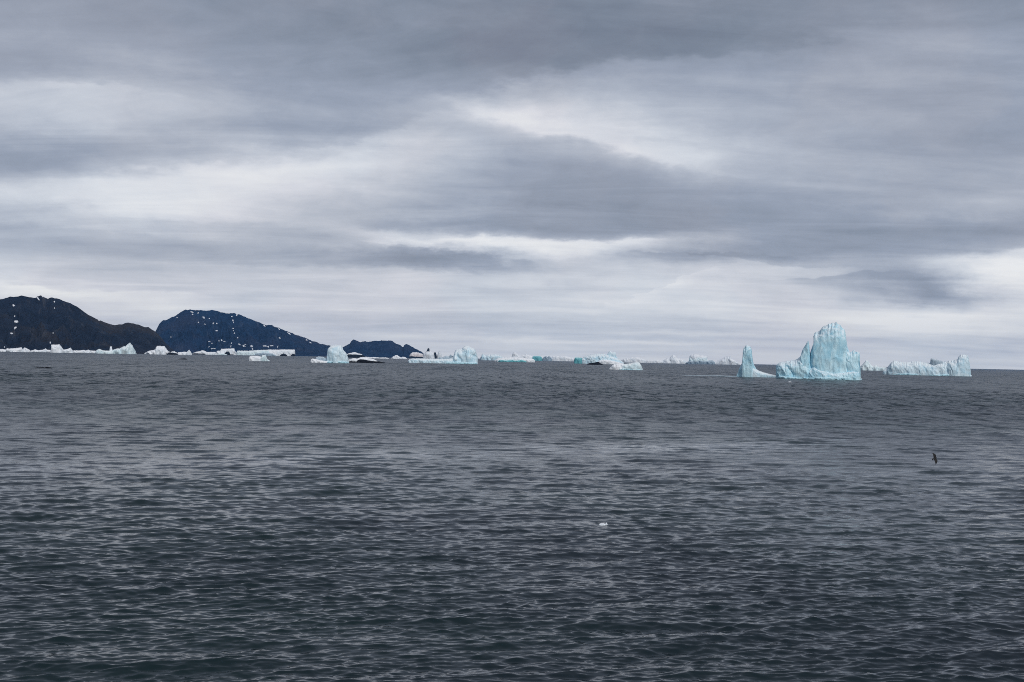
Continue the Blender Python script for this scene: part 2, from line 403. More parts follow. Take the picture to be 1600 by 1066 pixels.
# ------------------------------------------------------------------ solids with a given skyline
def hash2(i, j, q):
    v = math.sin(i * 127.1 + j * 311.7 + q * 74.7) * 43758.5453
    return v - math.floor(v)
def facet(x, z, cw, ch, q):
    """planes meeting in creases: values on a jittered triangular lattice, joined by flat triangles"""
    gx, gz = x / cw + 0.5 * (z / ch), z / ch
    i, j = math.floor(gx), math.floor(gz); fx, fz = gx - i, gz - j
    if fx + fz < 1: return hash2(i, j, q) * (1 - fx - fz) + hash2(i + 1, j, q) * fx + hash2(i, j + 1, q) * fz - 0.5
    return hash2(i + 1, j + 1, q) * (fx + fz - 1) + hash2(i, j + 1, q) * (1 - fx) + hash2(i + 1, j, q) * (1 - fz) - 0.5

def skyline_mesh(org, f, r, pts, dist, depth, seed, a=0.75, b=0.5, rough=0.10, jag=0.5, end_d=0.35, front=0.5, zmin=-1.5, detail=1.0, lean=0.0):
    """A rounded solid standing in the sea whose skyline follows pts (pixels).
    org: base point, f/r: away/right unit vectors, dist: distance from the eye to the ridge plane along f,
    depth: extent along f; front: share of the depth that lies before the ridge."""
    X, H = [], []
    for (qx, qy) in pts:
        d = ray(qx, qy); tt = dist / max(1e-6, d.x * f.x + d.y * f.y)
        X.append(tt * (d.x * r.x + d.y * r.y)); H.append(CAM_H + tt * d.z)
    X = np.array(X); H = np.maximum(np.array(H), 0.0)
    X += np.arange(len(X)) * 1e-4
    wpx = pts[-1][0] - pts[0][0]
    nu = int(max(12, min(220, wpx * 1.5 * detail))); nt = int(max(11, min(64, 9 + wpx * 0.45 * detail)))
    us = np.unique(np.concatenate([np.linspace(X[0], X[-1], nu), X]))
    hs = np.interp(us, X, H)
    width = X[-1] - X[0]; hmax = max(hs.max(), 0.3)
    pxm = dist / F_PX
    off_x = org.x * r.x + org.y * r.y; off_f = org.x * f.x + org.y * f.y
    verts = []; n = len(us)
    k1 = 5.0 / max(hmax, width * 0.18); k2 = 2.6 * k1
    for i, (x, h) in enumerate(zip(us, hs)):
        s = 2 * (x - X[0]) / width - 1
        prof = end_d + (1 - end_d) * math.sqrt(max(0.0, 1 - abs(s) ** 2.6))
        prof *= 0.55 + 0.45 * min(1.0, h / hmax * 1.6)
        Df, Db = depth * front * prof, depth * (1 - front) * prof
        hh = max(0.05 * pxm, h + jag * pxm * (noise.noise((x * k2 * 2.1, seed * 3.1, 0)) if h > 1.5 * pxm else 0))
        ring = [(-Df, zmin)]
        for q in range(nt + 1):
            ang = math.pi * q / nt
            cs, sn = math.cos(ang), math.sin(ang)
            v = -(Df if cs > 0 else Db) * math.copysign(abs(cs) ** a, cs)
            ring.append((v, hh * sn ** b if sn > 1e-6 else 0.0))
        ring.append((Db, zmin))
        for (v, z) in ring:
            p = Vector((x * k1, v * k1 * 0.6, z * k1 * 0.8 + seed * 7.3))
            w1 = noise.fractal(p, 0.9, 2.1, 5)
            w2 = noise.noise(p * 1.9, noise_basis='VORONOI_F1')
            w3 = noise.noise((x * k2 * 0.9, seed, z * k2 * 0.25))
            amp = rough * max(depth * 0.5, hmax * 0.35)
            w4 = noise.ridged_multi_fractal((x * k1 * 0.8, seed * 1.7, z * k1 * 0.28 + v * k1 * 0.2), 0.9, 2.2, 4, 1.0, 2.0) * 0.5 - 0.6
            cw = max(hmax * 0.30, width * 0.07); wz = z + 0.25 * cw * w1; wx_ = x + 0.25 * cw * w3
            dv = amp * ((2.3 if hmax > width * 0.3 else 1.3) * facet(wx_, wz, cw, cw * 1.7, seed) + 0.7 * facet(wx_ * 0.97 + 3, wz, cw * 0.38, cw * 0.6, seed + 3) + w1 * 0.15 + w4 * 0.22)
            top = min(1.0, max(0.0, z / hh))
            dv *= (1 - 0.75 * top ** 4)
            dz = -abs(w1) * 0.05 * hh * (1 if 0.12 < top < 0.985 else 0)
            if z <= 0.02: dz = 0
            dx = 0.25 * amp * (w2 - 0.4) * (1 if 0.08 < top < 0.96 else 0)
            verts.append((x - off_x + dx + lean * z, dist + v + dv - off_f, z + dz))
    m_ = nt + 3
    faces = []
    for i in range(n - 1):
        for j in range(m_ - 1):
            faces.append((i * m_ + j, i * m_ + j + 1, (i + 1) * m_ + j + 1, (i + 1) * m_ + j))
    faces.append(tuple(range(m_))); faces.append(tuple((n - 1) * m_ + j for j in range(m_)))
    return verts, faces

def frame_at(px, py, dmax):
    p = sea_point(px, py, dmax)
    f = Vector((p.x, p.y, 0)).normalized(); r = Vector((f.y, -f.x, 0))
    return p, f, r, p.length

def local_yaw(f):
    return math.atan2(-f.x, f.y)

def floating(name, label, cat, group, base_y, parts, dmax=10200.0, depth=0.6, push=0.0):
    """A berg, floe or rock. parts: list of dicts name, pts, mat, and options. One part: the thing is one mesh."""
    xs = [q[0] for p in parts for q in p['pts']]
    cxp = 0.5 * (min(xs) + max(xs))
    dmax = 5100.0 if cxp < 290 else (8400.0 if cxp < 500 else dmax)      # afloat before the shore behind them
    org, f, r, d0 = frame_at(cxp, base_y, dmax)
    width = (max(xs) - min(xs)) * d0 / F_PX
    dep = depth * width
    rz = local_yaw(f)
    built = []
    if len(parts) > 1:
        root = empty(name, org, rz); tag(root, label, cat, group)
    for k, p in enumerate(parts):
        pd = p.get('depth', depth) * (max(q[0] for q in p['pts']) - min(q[0] for q in p['pts'])) * d0 / F_PX
        fr = p.get('front', 0.5)
        dist = d0 + pd * fr + p.get('off', 0.0) * dep + push
        v, fc = skyline_mesh(org, f, r, p['pts'], dist, pd, p.get('seed', k + len(label) * 0.37 + cxp * 0.01), p.get('a', 0.75), p.get('b', 0.45),
                             p.get('rough', 0.14), p.get('jag', 0.6), p.get('end', 0.35), fr, detail=p.get('detail', 1.0))
        if len(parts) > 1:
            o = link_mesh(p['name'], v, fc, p['mat'], parent=root)
            if p.get('label'): o['label'] = p['label']
            built.append(o)
        else:
            o = link_mesh(name, v, fc, p['mat'], loc=org, rz=rz); tag(o, label, cat, group); built.append(o)
    return built

G_ICE = 'icebergs along the horizon'
G_FLOE = 'low ice pieces along the far shore'
G_ROCK = 'low black rocks awash in the sea'

# ------------------------------------------------------------------ mountains
def mountain(name, label, pts, d_shore, d_ridge, mat, seed, gully, concave=1.25, px_mid=None):
    xs = [q[0] for q in pts]
    cxp = px_mid or 0.5 * (xs[0] + xs[-1])
    d = ray(cxp, 560); f = Vector((d.x, d.y, 0)).normalized(); r = Vector((f.y, -f.x, 0))
    X, H = [], []
    for (qx, qy) in pts:
        dd = ray(qx, qy); tt = d_ridge / (dd.x * f.x + dd.y * f.y)
        X.append(tt * (dd.x * r.x + dd.y * r.y)); H.append(max(0.0, CAM_H + tt * dd.z))
    X = np.array(X); H = np.array(H)
    nu = int(min(420, max(140, (xs[-1] - xs[0]) * 1.0)))
    us = np.linspace(X[0], X[-1], nu); hs = np.interp(us, X, H)
    hm = hs.max()
    front = d_ridge - d_shore
    nv = 70
    vs = np.concatenate([np.linspace(0, 1, 46), np.linspace(1.0, 2.2, nv - 46)[1:]])
    org = f * d_shore
    verts = []
    kx = 1.0 / 420.0
    offx = org.x * r.x + org.y * r.y
    for i, (x, h) in enumerate(zip(us, hs)):
        hj = h + d_ridge / F_PX * (1.3 * noise.fractal((x * 0.016, seed, 0), 0.7, 2, 5) + 0.5 * (noise.noise((x * 0.05, seed, 3.0), noise_basis='VORONOI_F1') - 0.4)) if h > 20 else h
        shore_in = 0.10 * noise.noise((x * 0.0018, seed * 2.0, 1.0))
        for v in vs:
            if v <= 1:
                w = max(0.0, (v - 0.02 - max(0, shore_in)) / (0.98 - max(0, shore_in)))
                s = w ** concave * 0.80 + 0.20 * min(1, w * 6) * min(1.0, 26.0 / max(hj, 26.0) * 3)
                s = min(1.0, s)
                amp = gully * hj * 4 * w * (1 - w)
            else:
                s = max(0.0, 1 - ((v - 1) / 1.2) ** 1.4); amp = gully * hj * 0.8 * (1 - s)
            dist = d_shore + front * v
            p = (x * kx * 2.6 + v * 0.6, v * front * kx * 0.8, seed)
            rg = noise.ridged_multi_fractal(p, 0.9, 2.2, 6, 1.0, 2.0) * 0.5 - 0.6
            fb = noise.fractal((x * kx * 1.1, v * front * kx, seed + 5), 0.9, 2.1, 5)
            g2 = noise.ridged_multi_fractal((x * kx * 6.5 + v * 0.8, v * front * kx * 1.1, seed + 9), 0.85, 2.1, 4, 1.0, 2.0) * 0.5 - 0.6
            z = hj * s + amp * (0.9 * rg + 0.4 * fb + 0.35 * g2)
            if v < 1: z = min(z, hj * (0.10 + 0.9 * w) if w < 1 else z)
            if v <= 0.02: z = -4.0
            lat = x * dist / d_ridge
            verts.append((lat - offx, dist - d_shore, max(z, -4.0)))
    nvs = len(vs); faces = []
    for i in range(nu - 1):
        for j in range(nvs - 1):
            faces.append((i * nvs + j, (i + 1) * nvs + j, (i + 1) * nvs + j + 1, i * nvs + j + 1))
    rz = local_yaw(f)
    o = link_mesh(name, verts, faces, mat, loc=org, rz=rz)
    tag(o, label, name, kind='structure')
    mw = Matrix.Translation(org) @ Matrix.Rotation(rz, 4, 'Z')
    wv = [mw @ Vector(v) for v in verts]
    return o, BVHTree.FromPolygons(wv, faces), mw.inverted()

def snow_patches(owner, tree, winv, spots):
    for (px, py, rx, ry, tilt) in spots:
        n, rings = 14, 3
        ct, st_ = math.cos(math.radians(tilt)), math.sin(math.radians(tilt))
        sd = px * 0.37 + py
        pts = []; ok = True
        cen = None
        for ringi in range(rings + 1):
            for q in range(n if ringi else 1):
                a = 2 * math.pi * q / n
                rad = ringi / rings * (0.72 + 0.75 * noise.noise((math.cos(a) * 2.2 + sd, math.sin(a) * 2.2, sd)))
                ex, ey = rx * rad * math.cos(a), ry * rad * math.sin(a)
                dd = ray(px + ex * ct + ey * st_, py - ex * st_ + ey * ct)
                hit, nrm_, idx, dist = tree.ray_cast(EYE, dd)
                if hit is None or (cen is not None and abs(dist - cen) > 700):
                    hit = pts[0][0] if pts else None; nrm_ = pts[0][1] if pts else None
                    if hit is None: ok = False; break
                else:
                    if cen is None: cen = dist
                if nrm_.z < 0: nrm_ = -nrm_
                pts.append((hit.copy(), nrm_.copy()))
            if not ok: break
        if not ok: continue
        verts = []
        for k, (h, nn) in enumerate(pts):
            outer = k >= 1 + (rings - 1) * n
            verts.append(winv @ (h + Vector((0, 0, 1)) * (0.4 if outer else 3.0) - ray(px, py) * (1.0 if outer else 4.0)))
        faces = [(0, 1 + q, 1 + (q + 1) % n) for q in range(n)]
        for ri in range(rings - 1):
            a0, b0 = 1 + ri * n, 1 + (ri + 1) * n
            for q in range(n):
                q2 = (q + 1) % n
                faces.append((a0 + q, b0 + q, b0 + q2, a0 + q2))
        link_mesh('snow_patch', verts, faces, SNOW, parent=owner, smooth=True)

MT1 = [(-420, 549), (-330, 528), (-230, 505), (-130, 483), (-60, 470), (0, 466), (7, 465), (15, 461.5), (27, 461.8), (33, 460), (43, 462), (55, 463.5), (58, 461), (63, 459.5), (69, 461.5),
       (75, 465), (80, 463), (92, 466), (110, 472), (125, 481), (140, 491), (150, 497), (160, 501), (170, 505), (180, 507.5), (190, 505.5), (200, 503), (210, 505), (218, 507.5),
       (225, 510), (232, 510.5), (240, 514.5), (246, 520), (252, 527), (258, 535), (266, 543), (275, 549), (285, 553)]
MT2 = [(195, 549), (215, 540), (236, 527), (244, 515), (249, 505), (255, 499.5), (260, 499), (270, 493.5), (280, 488), (288, 483.5), (294, 482.5), (303, 483), (312, 483.5), (322, 484), (330, 482.5),
       (340, 485), (352, 488), (365, 488.5), (375, 490), (385, 494.5), (395, 499), (405, 503), (415, 506), (425, 507.5), (437, 512), (448, 517), (460, 521), (470, 525), (480, 529),
       (490, 533), (500, 536), (510, 538.5), (518, 541), (525, 545), (535, 549), (545, 553)]
ISL = [(520, 554), (528, 548), (535, 542), (540, 540), (546, 537), (549, 532.5), (552, 529.5), (556, 531.5), (562, 534), (567, 533), (575, 534), (580, 532.5), (590, 532), (600, 531.5), (608, 532),
       (613, 533), (618, 536), (625, 538), (630, 543), (631, 540), (635, 537.5), (640, 539), (648, 544), (655, 548), (660, 551), (668, 556)]
mt1, bv1, wi1 = mountain('mountain', 'dark brown and navy rock headland nearest the left edge', MT1, 5400, 6500, ROCK_A, 3.0, 0.44, px_mid=20)
mt2, bv2, wi2 = mountain('mountain', 'blue grey mountain with scattered snow patches and long slope down to the right', MT2, 8700, 10000, ROCK_B, 8.0, 0.42)
isl, bv3, wi3 = mountain('island', 'small low jagged dark island with a notch, right of the snow patched mountain', ISL, 10400, 11000, ROCK_B, 14.0, 0.30)
snow_patches(mt1, bv1, wi1, [(59, 466.5, 4.2, 1.6, -55), (67, 464, 2, 1, 0), (21, 477.5, 2.8, 1.3, -15), (23, 494.5, 1.4, 1.2, 0), (25.5, 503, 3.6, 2.6, 15), (24, 512.5, 3.2, 1.6, 45),
                             (18, 521.5, 2.8, 1.2, 0), (85, 472, 1.3, 1.3, 0), (85, 482, 1.1, 1.0, 0), (78.5, 536, 1.3, 2.2, 0), (7, 543, 1.1, 1.0, 0), (155, 501, 2.6, .8, -15), (83, 521, 1.3, .7, 0)])
snow_patches(mt2, bv2, wi2, [(306, 485, 4.5, 1.2, -30), (300, 488, 3.2, 1.3, -20), (309.5, 489.5, 1.6, 1.2, 40), (301, 491.5, 1.5, 1.0, 0), (320, 484.8, 4.0, 1.2, -10), (276.5, 496.5, 1.6, 1.2, -30),
                             (318.5, 496.5, 2.4, 1.8, -45), (327, 498, 1.0, 1.0, 0), (310, 504, 1.4, 1.1, 0), (320, 507, 2.2, .9, -10), (333, 505.5, 2.6, 1.4, 15), (338.5, 506, 1.8, 1.2, 0),
                             (338, 517, 2.4, 1.3, 0), (353, 489.5, 3.0, 1.0, -20), (362, 495, 2.0, 1.0, 20), (370, 492.5, 1.2, 2.0, -10), (364, 501, 1.5, 1.6, 0), (365, 504, .9, 1.3, 0),
                             (364, 513.5, 1.4, 1.2, 0), (364.5, 517, 1.2, .9, 0), (366, 521, 1.8, 1.2, 20), (371.5, 528, 1.0, 1.4, 0), (267, 527, 1.2, 1.2, 0), (327, 534, 2.8, 1.0, 0),
                             (331, 537, 1.6, 1.0, 30), (326.5, 542.5, 1.2, .9, 20), (333, 545.2, 5.0, 1.1, 4), (346, 531.8, 2.0, 1.6, 0), (350.5, 534, 1.8, .8, 0), (342, 533, 2, .8, 0),
                             (361.5, 536.5, 1.6, .9, 0), (361, 541, 1.0, 2.0, 0), (374, 538.5, 2.8, 1.2, -35), (380, 540.5, 4.0, 1.5, -15), (383, 538.6, 2.4, .9, 0), (393, 541.5, 3.2, 2.4, 0),
                             (394.5, 545.5, 1.2, 2.0, 20), (413, 541, 5.0, 1.1, 3), (424, 540.5, 5.0, .9, 0), (419, 542, 2.0, 1.5, 0), (434, 542, .9, 2.2, -15), (399, 501.3, 3.0, 1.0, -30),
                             (413, 509, 3.0, 1.4, -50), (422, 507.6, 5.0, 1.0, -8), (428, 510, 3.4, 1.0, -30), (436, 514.5, 2.0, 1.0, -40), (452, 521.5, 4.2, 1.0, -30), (461, 522.6, 2.2, .7, -20),
                             (437, 528.5, 2.2, 1.0, -15), (479, 531.5, 2.0, .9, -25), (485, 535.5, 2.8, .9, -25), (388, 497.2, 3.0, .9, -28)])

# ------------------------------------------------------------------ ice along the left shore
def P(name, pts, mat, **k): return dict(name=name, pts=pts, mat=mat, **k)

floating('ice_floe', 'long low white berg tilted up to a notch at the left edge below the headland', 'ice floe', G_FLOE, 549.8, [
    P('ice', [(-30, 549), (-5, 546), (5, 545.5), (9, 546.5), (11, 544.5), (14, 545), (24, 544), (34, 543), (36, 547), (37.5, 543.3), (41, 544), (46, 546.5), (49.5, 549.5)], ICE_WHITE, depth=.35)])
floating('ice_floe', 'thin strip of white brash ice between the tilted berg and the flat topped block', 'ice floe', G_FLOE, 549.4, [
    P('ice', [(46, 548.5), (55, 546.2), (60, 547.5), (68, 546.4), (71.5, 544.4), (73, 546.5), (80, 547), (84, 549)], ICE_WHITE, depth=.4)])
floating('iceberg', 'white flat topped block berg with a small right hand peak under the dark headland', 'iceberg', G_ICE, 551.4, [
    P('ice_block', [(77.5, 550), (80, 546), (80.3, 538.6), (88, 538.8), (93, 538.2), (96, 542), (99, 546), (103, 550.5)], ICE_WHITE, depth=.7),
    P('ice_peak', [(92, 550), (99, 546.5), (103, 546), (107, 545), (110, 543.3), (113, 547), (116, 550.5)], ICE_WHITE, depth=.7, off=.12)], push=0)
floating('ice_floe', 'thin flat white ice strip right of the flat topped block berg', 'ice floe', G_FLOE, 549.9, [
    P('ice', [(112, 549), (116, 547.6), (124, 547.8), (131, 546.8), (134, 548), (138, 546.6), (141, 547.8), (149, 548.3), (152, 549.6)], ICE_WHITE, depth=.4)])
floating('iceberg', 'pale mint pyramid berg with a low tail and thin stump, left of the snowy wedge', 'iceberg', G_ICE, 553.0, [
    P('low_tail', [(149.5, 551), (150.5, 547.5), (155, 545.3), (160, 547.3), (164, 548), (172, 548), (178, 550)], ICE_MINT, depth=.6),
    P('ice_stump', [(170.5, 551), (171.2, 546), (172, 541.6), (174.5, 541.3), (175.5, 546), (177, 551)], ICE_WHITE, depth=.8, off=.2),
    P('ice_pyramid', [(168, 552), (175, 548), (181, 545), (187, 544.5), (194, 540.8), (195.5, 541.8), (199, 538), (203, 535.4), (207, 540), (209, 544), (211.5, 548), (213, 552.3)], ICE_MINT, depth=.7)])
floating('iceberg', 'white wedge shaped snowy berg with a flat top at the right foot of the headland', 'iceberg', G_ICE, 553.7, [
    P('ice', [(224.5, 553.3), (229, 550.3), (232, 548.6), (243, 546.3), (243.8, 542.4), (245.5, 540.7), (257, 541), (260, 545), (263, 549), (266, 550.5), (269, 553.3)], ICE_WHITE, depth=.7)])
floating('ice_floe', 'low snow covered ice strip with black underside right of the white wedge berg', 'ice floe', G_FLOE, 553.0, [
    P('snow_top', [(266, 550.6), (268, 549.4), (273, 549.2), (276, 551), (279, 552.4)], ICE_WHITE, depth=.5, off=.2),
    P('dark_foot', [(261, 552.6), (264, 550.4), (267, 551), (272, 551.3), (278, 552.5)], ROCK_WET_AND_SHADE, depth=.4)])
floating('ice_floe', 'low white floe with a tiny pointed peak at its right end below the mountain', 'ice floe', G_FLOE, 553.8, [
    P('ice', [(276, 552.8), (279, 550.5), (288, 549.8), (292, 550), (294, 548), (295.5, 546.3), (298, 549.5), (300, 552.8)], ICE_WHITE, depth=.5)])
floating('ice_floe', 'white humped floe over a thin black rock foot below the snow patched mountain', 'ice floe', G_FLOE, 554.2, [
    P('snow_top', [(301, 552), (306, 550), (312, 549), (315, 547.7), (319, 548), (323, 550.2), (331, 550.3), (336, 549.9), (340, 553)], ICE_WHITE, depth=.4, off=.15),
    P('dark_foot', [(299, 553.6), (303, 552), (310, 552.4), (319, 552.7), (321, 553.6)], ROCK_WET_AND_SHADE, depth=.3)])
floating('iceberg', 'white tabular berg with a black hollow in its middle below the snow patched mountain', 'iceberg', G_ICE, 554.8, [
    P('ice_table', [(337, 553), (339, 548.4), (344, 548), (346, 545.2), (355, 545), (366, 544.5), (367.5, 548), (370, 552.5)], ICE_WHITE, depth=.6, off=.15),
    P('hollow_shade', [(351, 552), (354, 549.4), (360, 549.4), (365, 551), (361, 552.6), (358, 553.8)], ROCK_WET_AND_SHADE, depth=.3, off=-.05),  # solid black lump before the table stands in for the hollow's shade
    P('low_front', [(337, 554.4), (342, 552), (348, 552.6), (356, 553.6)], ICE_MINT, depth=.3, off=-.1)])
floating('iceberg', 'long flat shelf berg with dark arches under its bright right end', 'iceberg', G_ICE, 555.9, [
    P('low_left_shelf', [(368, 553), (371, 548), (380, 548.2), (392, 548), (404, 547), (420, 546.8), (424, 551), (430, 555)], ICE_MINT, depth=.25),
    P('bright_right_shelf', [(405, 553.8), (407, 547.4), (420, 546.4), (430, 546.4), (445, 546.2), (460.5, 546.4), (461.3, 550), (461, 554)], ICE_WHITE, depth=.3, off=.02),
    P('arch_shade', [(437, 555.7), (440, 553.3), (443, 552.2), (447, 554), (449, 555.7)], ROCK_WET_AND_SHADE, depth=.5, off=-.03),  # no opening here: a black lump paints the shade inside the arch
    P('arch_shade', [(454.5, 555.3), (457, 553), (460, 552.8), (461.5, 555.3)], ROCK_WET_AND_SHADE, depth=.5, off=-.03),  # second black lump, again shade of an arch given as a solid
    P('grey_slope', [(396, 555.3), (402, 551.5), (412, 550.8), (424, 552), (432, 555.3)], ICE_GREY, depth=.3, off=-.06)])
floating('ice_floe', 'small white slab floe with a raised end floating before the arched shelf berg', 'ice floe', G_FLOE, 564.2, [
    P('slab', [(388.5, 562.5), (389.5, 557.5), (393, 556.4), (402, 556), (408, 557.5), (410, 562.5)], ICE_WHITE, depth=.6),
    P('raised_end', [(404, 563.3), (408, 558.5), (410, 555), (415, 554.8), (416.5, 558), (418, 561.5), (421.5, 563.6)], ICE_MINT, depth=.6)])
# small pieces far along the shore, right of the shelf
floating('iceberg', 'pale blue dome shaped berg with a low white wing on its left side', 'iceberg', G_ICE, 567.2, [
    P('ice_dome', [(508, 566), (511, 560), (511.5, 549), (512.5, 545), (516, 541.5), (519, 539.6), (525, 539.2), (533, 539.8), (535.3, 543), (536.5, 547), (540, 550.5), (542, 554), (544, 559), (545.5, 566.5)], ICE_PALE, depth=.8, rough=.16, detail=1.6),
    P('low_wing', [(485, 565.6), (486, 561.6), (488.5, 560.4), (494, 561.2), (500, 563), (512, 564.4), (518, 566)], ICE_WHITE, depth=.5),
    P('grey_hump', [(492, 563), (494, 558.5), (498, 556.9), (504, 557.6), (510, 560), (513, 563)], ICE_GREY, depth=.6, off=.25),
    P('waterline_foot', [(505, 566.6), (512, 564.6), (525, 563.6), (540, 563.8), (545.6, 566.6)], ICE_FOOT, depth=.75, off=-.03)])
floating('ice_floe', 'white overhanging ice ledge above a black gap, behind the left side of the dome berg', 'ice floe', G_FLOE, 556.9, [
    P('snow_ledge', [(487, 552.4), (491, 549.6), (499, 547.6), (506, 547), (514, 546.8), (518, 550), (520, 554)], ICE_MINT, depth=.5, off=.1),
    P('gap_shade', [(488, 556), (493, 552.8), (500, 553), (503, 550.6), (509, 550.6), (514, 551.6), (516, 556)], ROCK_WET_AND_SHADE, depth=.4, off=-.1)])  # black solid put below the ledge as the darkness of the gap
floating('ice_floe', 'snow covered dark skerry below the small island, right behind the dome berg', 'ice floe', G_FLOE, 559.2, [
    P('snow_cap', [(542, 553.6), (546, 552), (552, 550.6), (556, 550.4), (558, 552), (564, 553.2), (566, 554)], ICE_WHITE, depth=.4, off=.1),
    P('dark_rock', [(541, 557.6), (544, 553.6), (552, 553.2), (560, 554), (567, 554.6), (572, 557.6)], ROCK_WET_AND_SHADE, depth=.4)])
floating('ice_floe', 'long white snowy floe behind the long black rock by the dome berg', 'ice floe', G_FLOE, 566.0, [
    P('ice', [(541, 565), (546, 561.6), (553, 559.8), (558, 560.6), (563, 558.4), (568, 558), (574, 559.8), (583, 561), (588, 563.5), (590, 565)], ICE_WHITE, depth=.4)], push=40)
floating('sea_rock', 'long low black rock lying in front of a white floe beside the dome berg', 'rock', G_ROCK, 567.2, [
    P('rock', [(543, 566.2), (547, 564.4), (557, 565), (560, 562.2), (564, 561.4), (570, 562), (580, 564), (592, 565), (602, 566.6)], ROCK_WET_AND_SHADE, depth=.3)])
floating('ice_floe', 'thin white ice strip along the waterline of the small island', 'ice floe', G_FLOE, 560.2, [
    P('ice', [(566, 559), (571, 557.6), (578, 558.4), (586, 558), (593, 559), (603, 558.6), (608, 560)], ICE_WHITE, depth=.3)])
floating('ice_floe', 'small rounded white berg in front of the notch of the small island', 'ice floe', G_FLOE, 561.0, [
    P('ice', [(611, 560), (614, 557.5), (618, 555.3), (621, 555), (624, 557.5), (627, 558.6), (630, 557.5), (634, 558.5), (636, 560.4)], ICE_WHITE, depth=.5)])
floating('ice_floe', 'warm white ice hump on a black foot at the right tip of the small island', 'ice floe', G_FLOE, 559.3, [
    P('snow_hump', [(639.5, 556), (641.5, 553), (644, 550.9), (650, 550.4), (654, 551), (657, 552.4), (660.5, 553), (661, 557.6)], ICE_PINK, depth=.6, off=.1),
    P('dark_foot', [(639, 558.6), (642, 556.4), (650, 557), (661, 558)], ROCK_WET_AND_SHADE, depth=.4)])
floating('iceberg', 'white snow slope with dark rock spikes and a white needle behind the slab berg', 'iceberg', G_ICE, 560.0, [
    P('snow_slope', [(659, 559), (662, 553), (666, 549), (669, 547.4), (673, 549), (677, 551.5), (679, 555), (682, 559)], ICE_WHITE, depth=.7),
    P('rock_spike', [(665.5, 550.6), (667.5, 547), (668, 544.4), (670, 544), (671.2, 545), (670.4, 548), (671, 550.6)], ROCK_WET_AND_SHADE, depth=.7, off=.1),
    P('rock_spike', [(678, 553), (679, 550), (680.4, 550.4), (682, 554), (682.5, 556.6)], ROCK_WET_AND_SHADE, depth=.7, off=.1),
    P('ice_needle', [(682, 558.4), (684.6, 552), (686.5, 547), (688.5, 551), (691, 556), (694, 558.4)], ICE_WHITE, depth=.8, off=.2)])
floating('iceberg', 'long pale slab berg rising to a tall pale blue hump at its right end', 'iceberg', G_ICE, 568.0, [
    P('long_slab', [(637, 566), (639, 562), (642, 560.4), (655, 560.2), (670, 560.5), (690, 560.8), (705, 560.6), (716, 560.6), (722, 566)], ICE_PALE, depth=.3),
    P('tall_hump', [(693, 566), (700, 561.5), (708, 557.6), (711, 550), (712, 546.4), (717, 545.6), (722, 545), (724, 542), (728, 540), (732, 540.2), (735, 543), (739, 544.2), (742, 546), (744, 550), (746, 556), (746.6, 567.4)], ICE_PALE, depth=.7, rough=.16, detail=1.6, off=.01),
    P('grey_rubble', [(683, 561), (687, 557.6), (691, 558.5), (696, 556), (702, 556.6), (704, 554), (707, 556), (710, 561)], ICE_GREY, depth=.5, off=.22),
    P('waterline_foot', [(686, 567), (690, 564.5), (700, 565.2), (715, 565), (730, 566), (745, 566.4)], ICE_FOOT, depth=.3, off=-.02)])
# ------------------------------------------------------------------ ice in the middle
floating('iceberg', 'small far pale berg with a notched left peak just right of the humped slab berg', 'iceberg', G_ICE, 563.4, [
    P('ice', [(750, 562.4), (752, 555), (754.5, 552.4), (757, 554.6), (759, 556), (763, 554), (772, 553.2), (781, 554.4), (785, 557.5), (790, 558.6), (800, 561.6)], ICE_PALE, depth=.5)])
floating('ice_floe', 'low wavy white floe with a green dark underside near the middle of the ice line', 'ice floe', G_FLOE, 565.8, [
    P('ice', [(772, 563.4), (778, 560), (790, 558.4), (805, 558), (820, 559.5), (833, 561), (836, 563.4)], ICE_WHITE, depth=.3),
    P('green_foot', [(775, 564.6), (783, 561.8), (790, 563), (800, 561.5), (806, 563.4), (815, 561.6), (826, 564.8)], ICE_TEAL, depth=.3, off=-.05)])
floating('ice_floe', 'pale rounded ice knob and white hump behind the wavy floe', 'ice floe', G_FLOE, 562.6, [
    P('ice', [(799, 561), (801, 551.8), (804, 549.8), (808, 552.5), (811, 556), (815, 555.3), (822, 553), (828, 555.5), (833, 556.6), (835, 561)], ICE_WHITE, depth=.4)])
floating('ice_floe', 'bright turquoise ice block beside the white hump', 'ice floe', G_FLOE, 562.4, [
    P('ice', [(831.5, 561.6), (832.5, 557), (836, 556.2), (844, 556.4), (846.5, 558), (847.5, 561.6)], ICE_TEAL, depth=.5)])
floating('ice_floe', 'rough grey white ice lump right of the turquoise block', 'ice floe', G_FLOE, 562.2, [
    P('ice', [(847, 561.3), (850, 557.5), (853, 556), (855.5, 558), (858, 556), (861, 558.5), (863, 561.3)], ICE_GREY, depth=.5)])
floating('ice_floe', 'flat bright white ice strip left of the teal ended berg', 'ice floe', G_FLOE, 562.6, [
    P('ice', [(861, 560.6), (864, 556.6), (874, 556.2), (884, 556.4), (889, 558), (895, 559), (899, 561.8)], ICE_WHITE, depth=.3)])
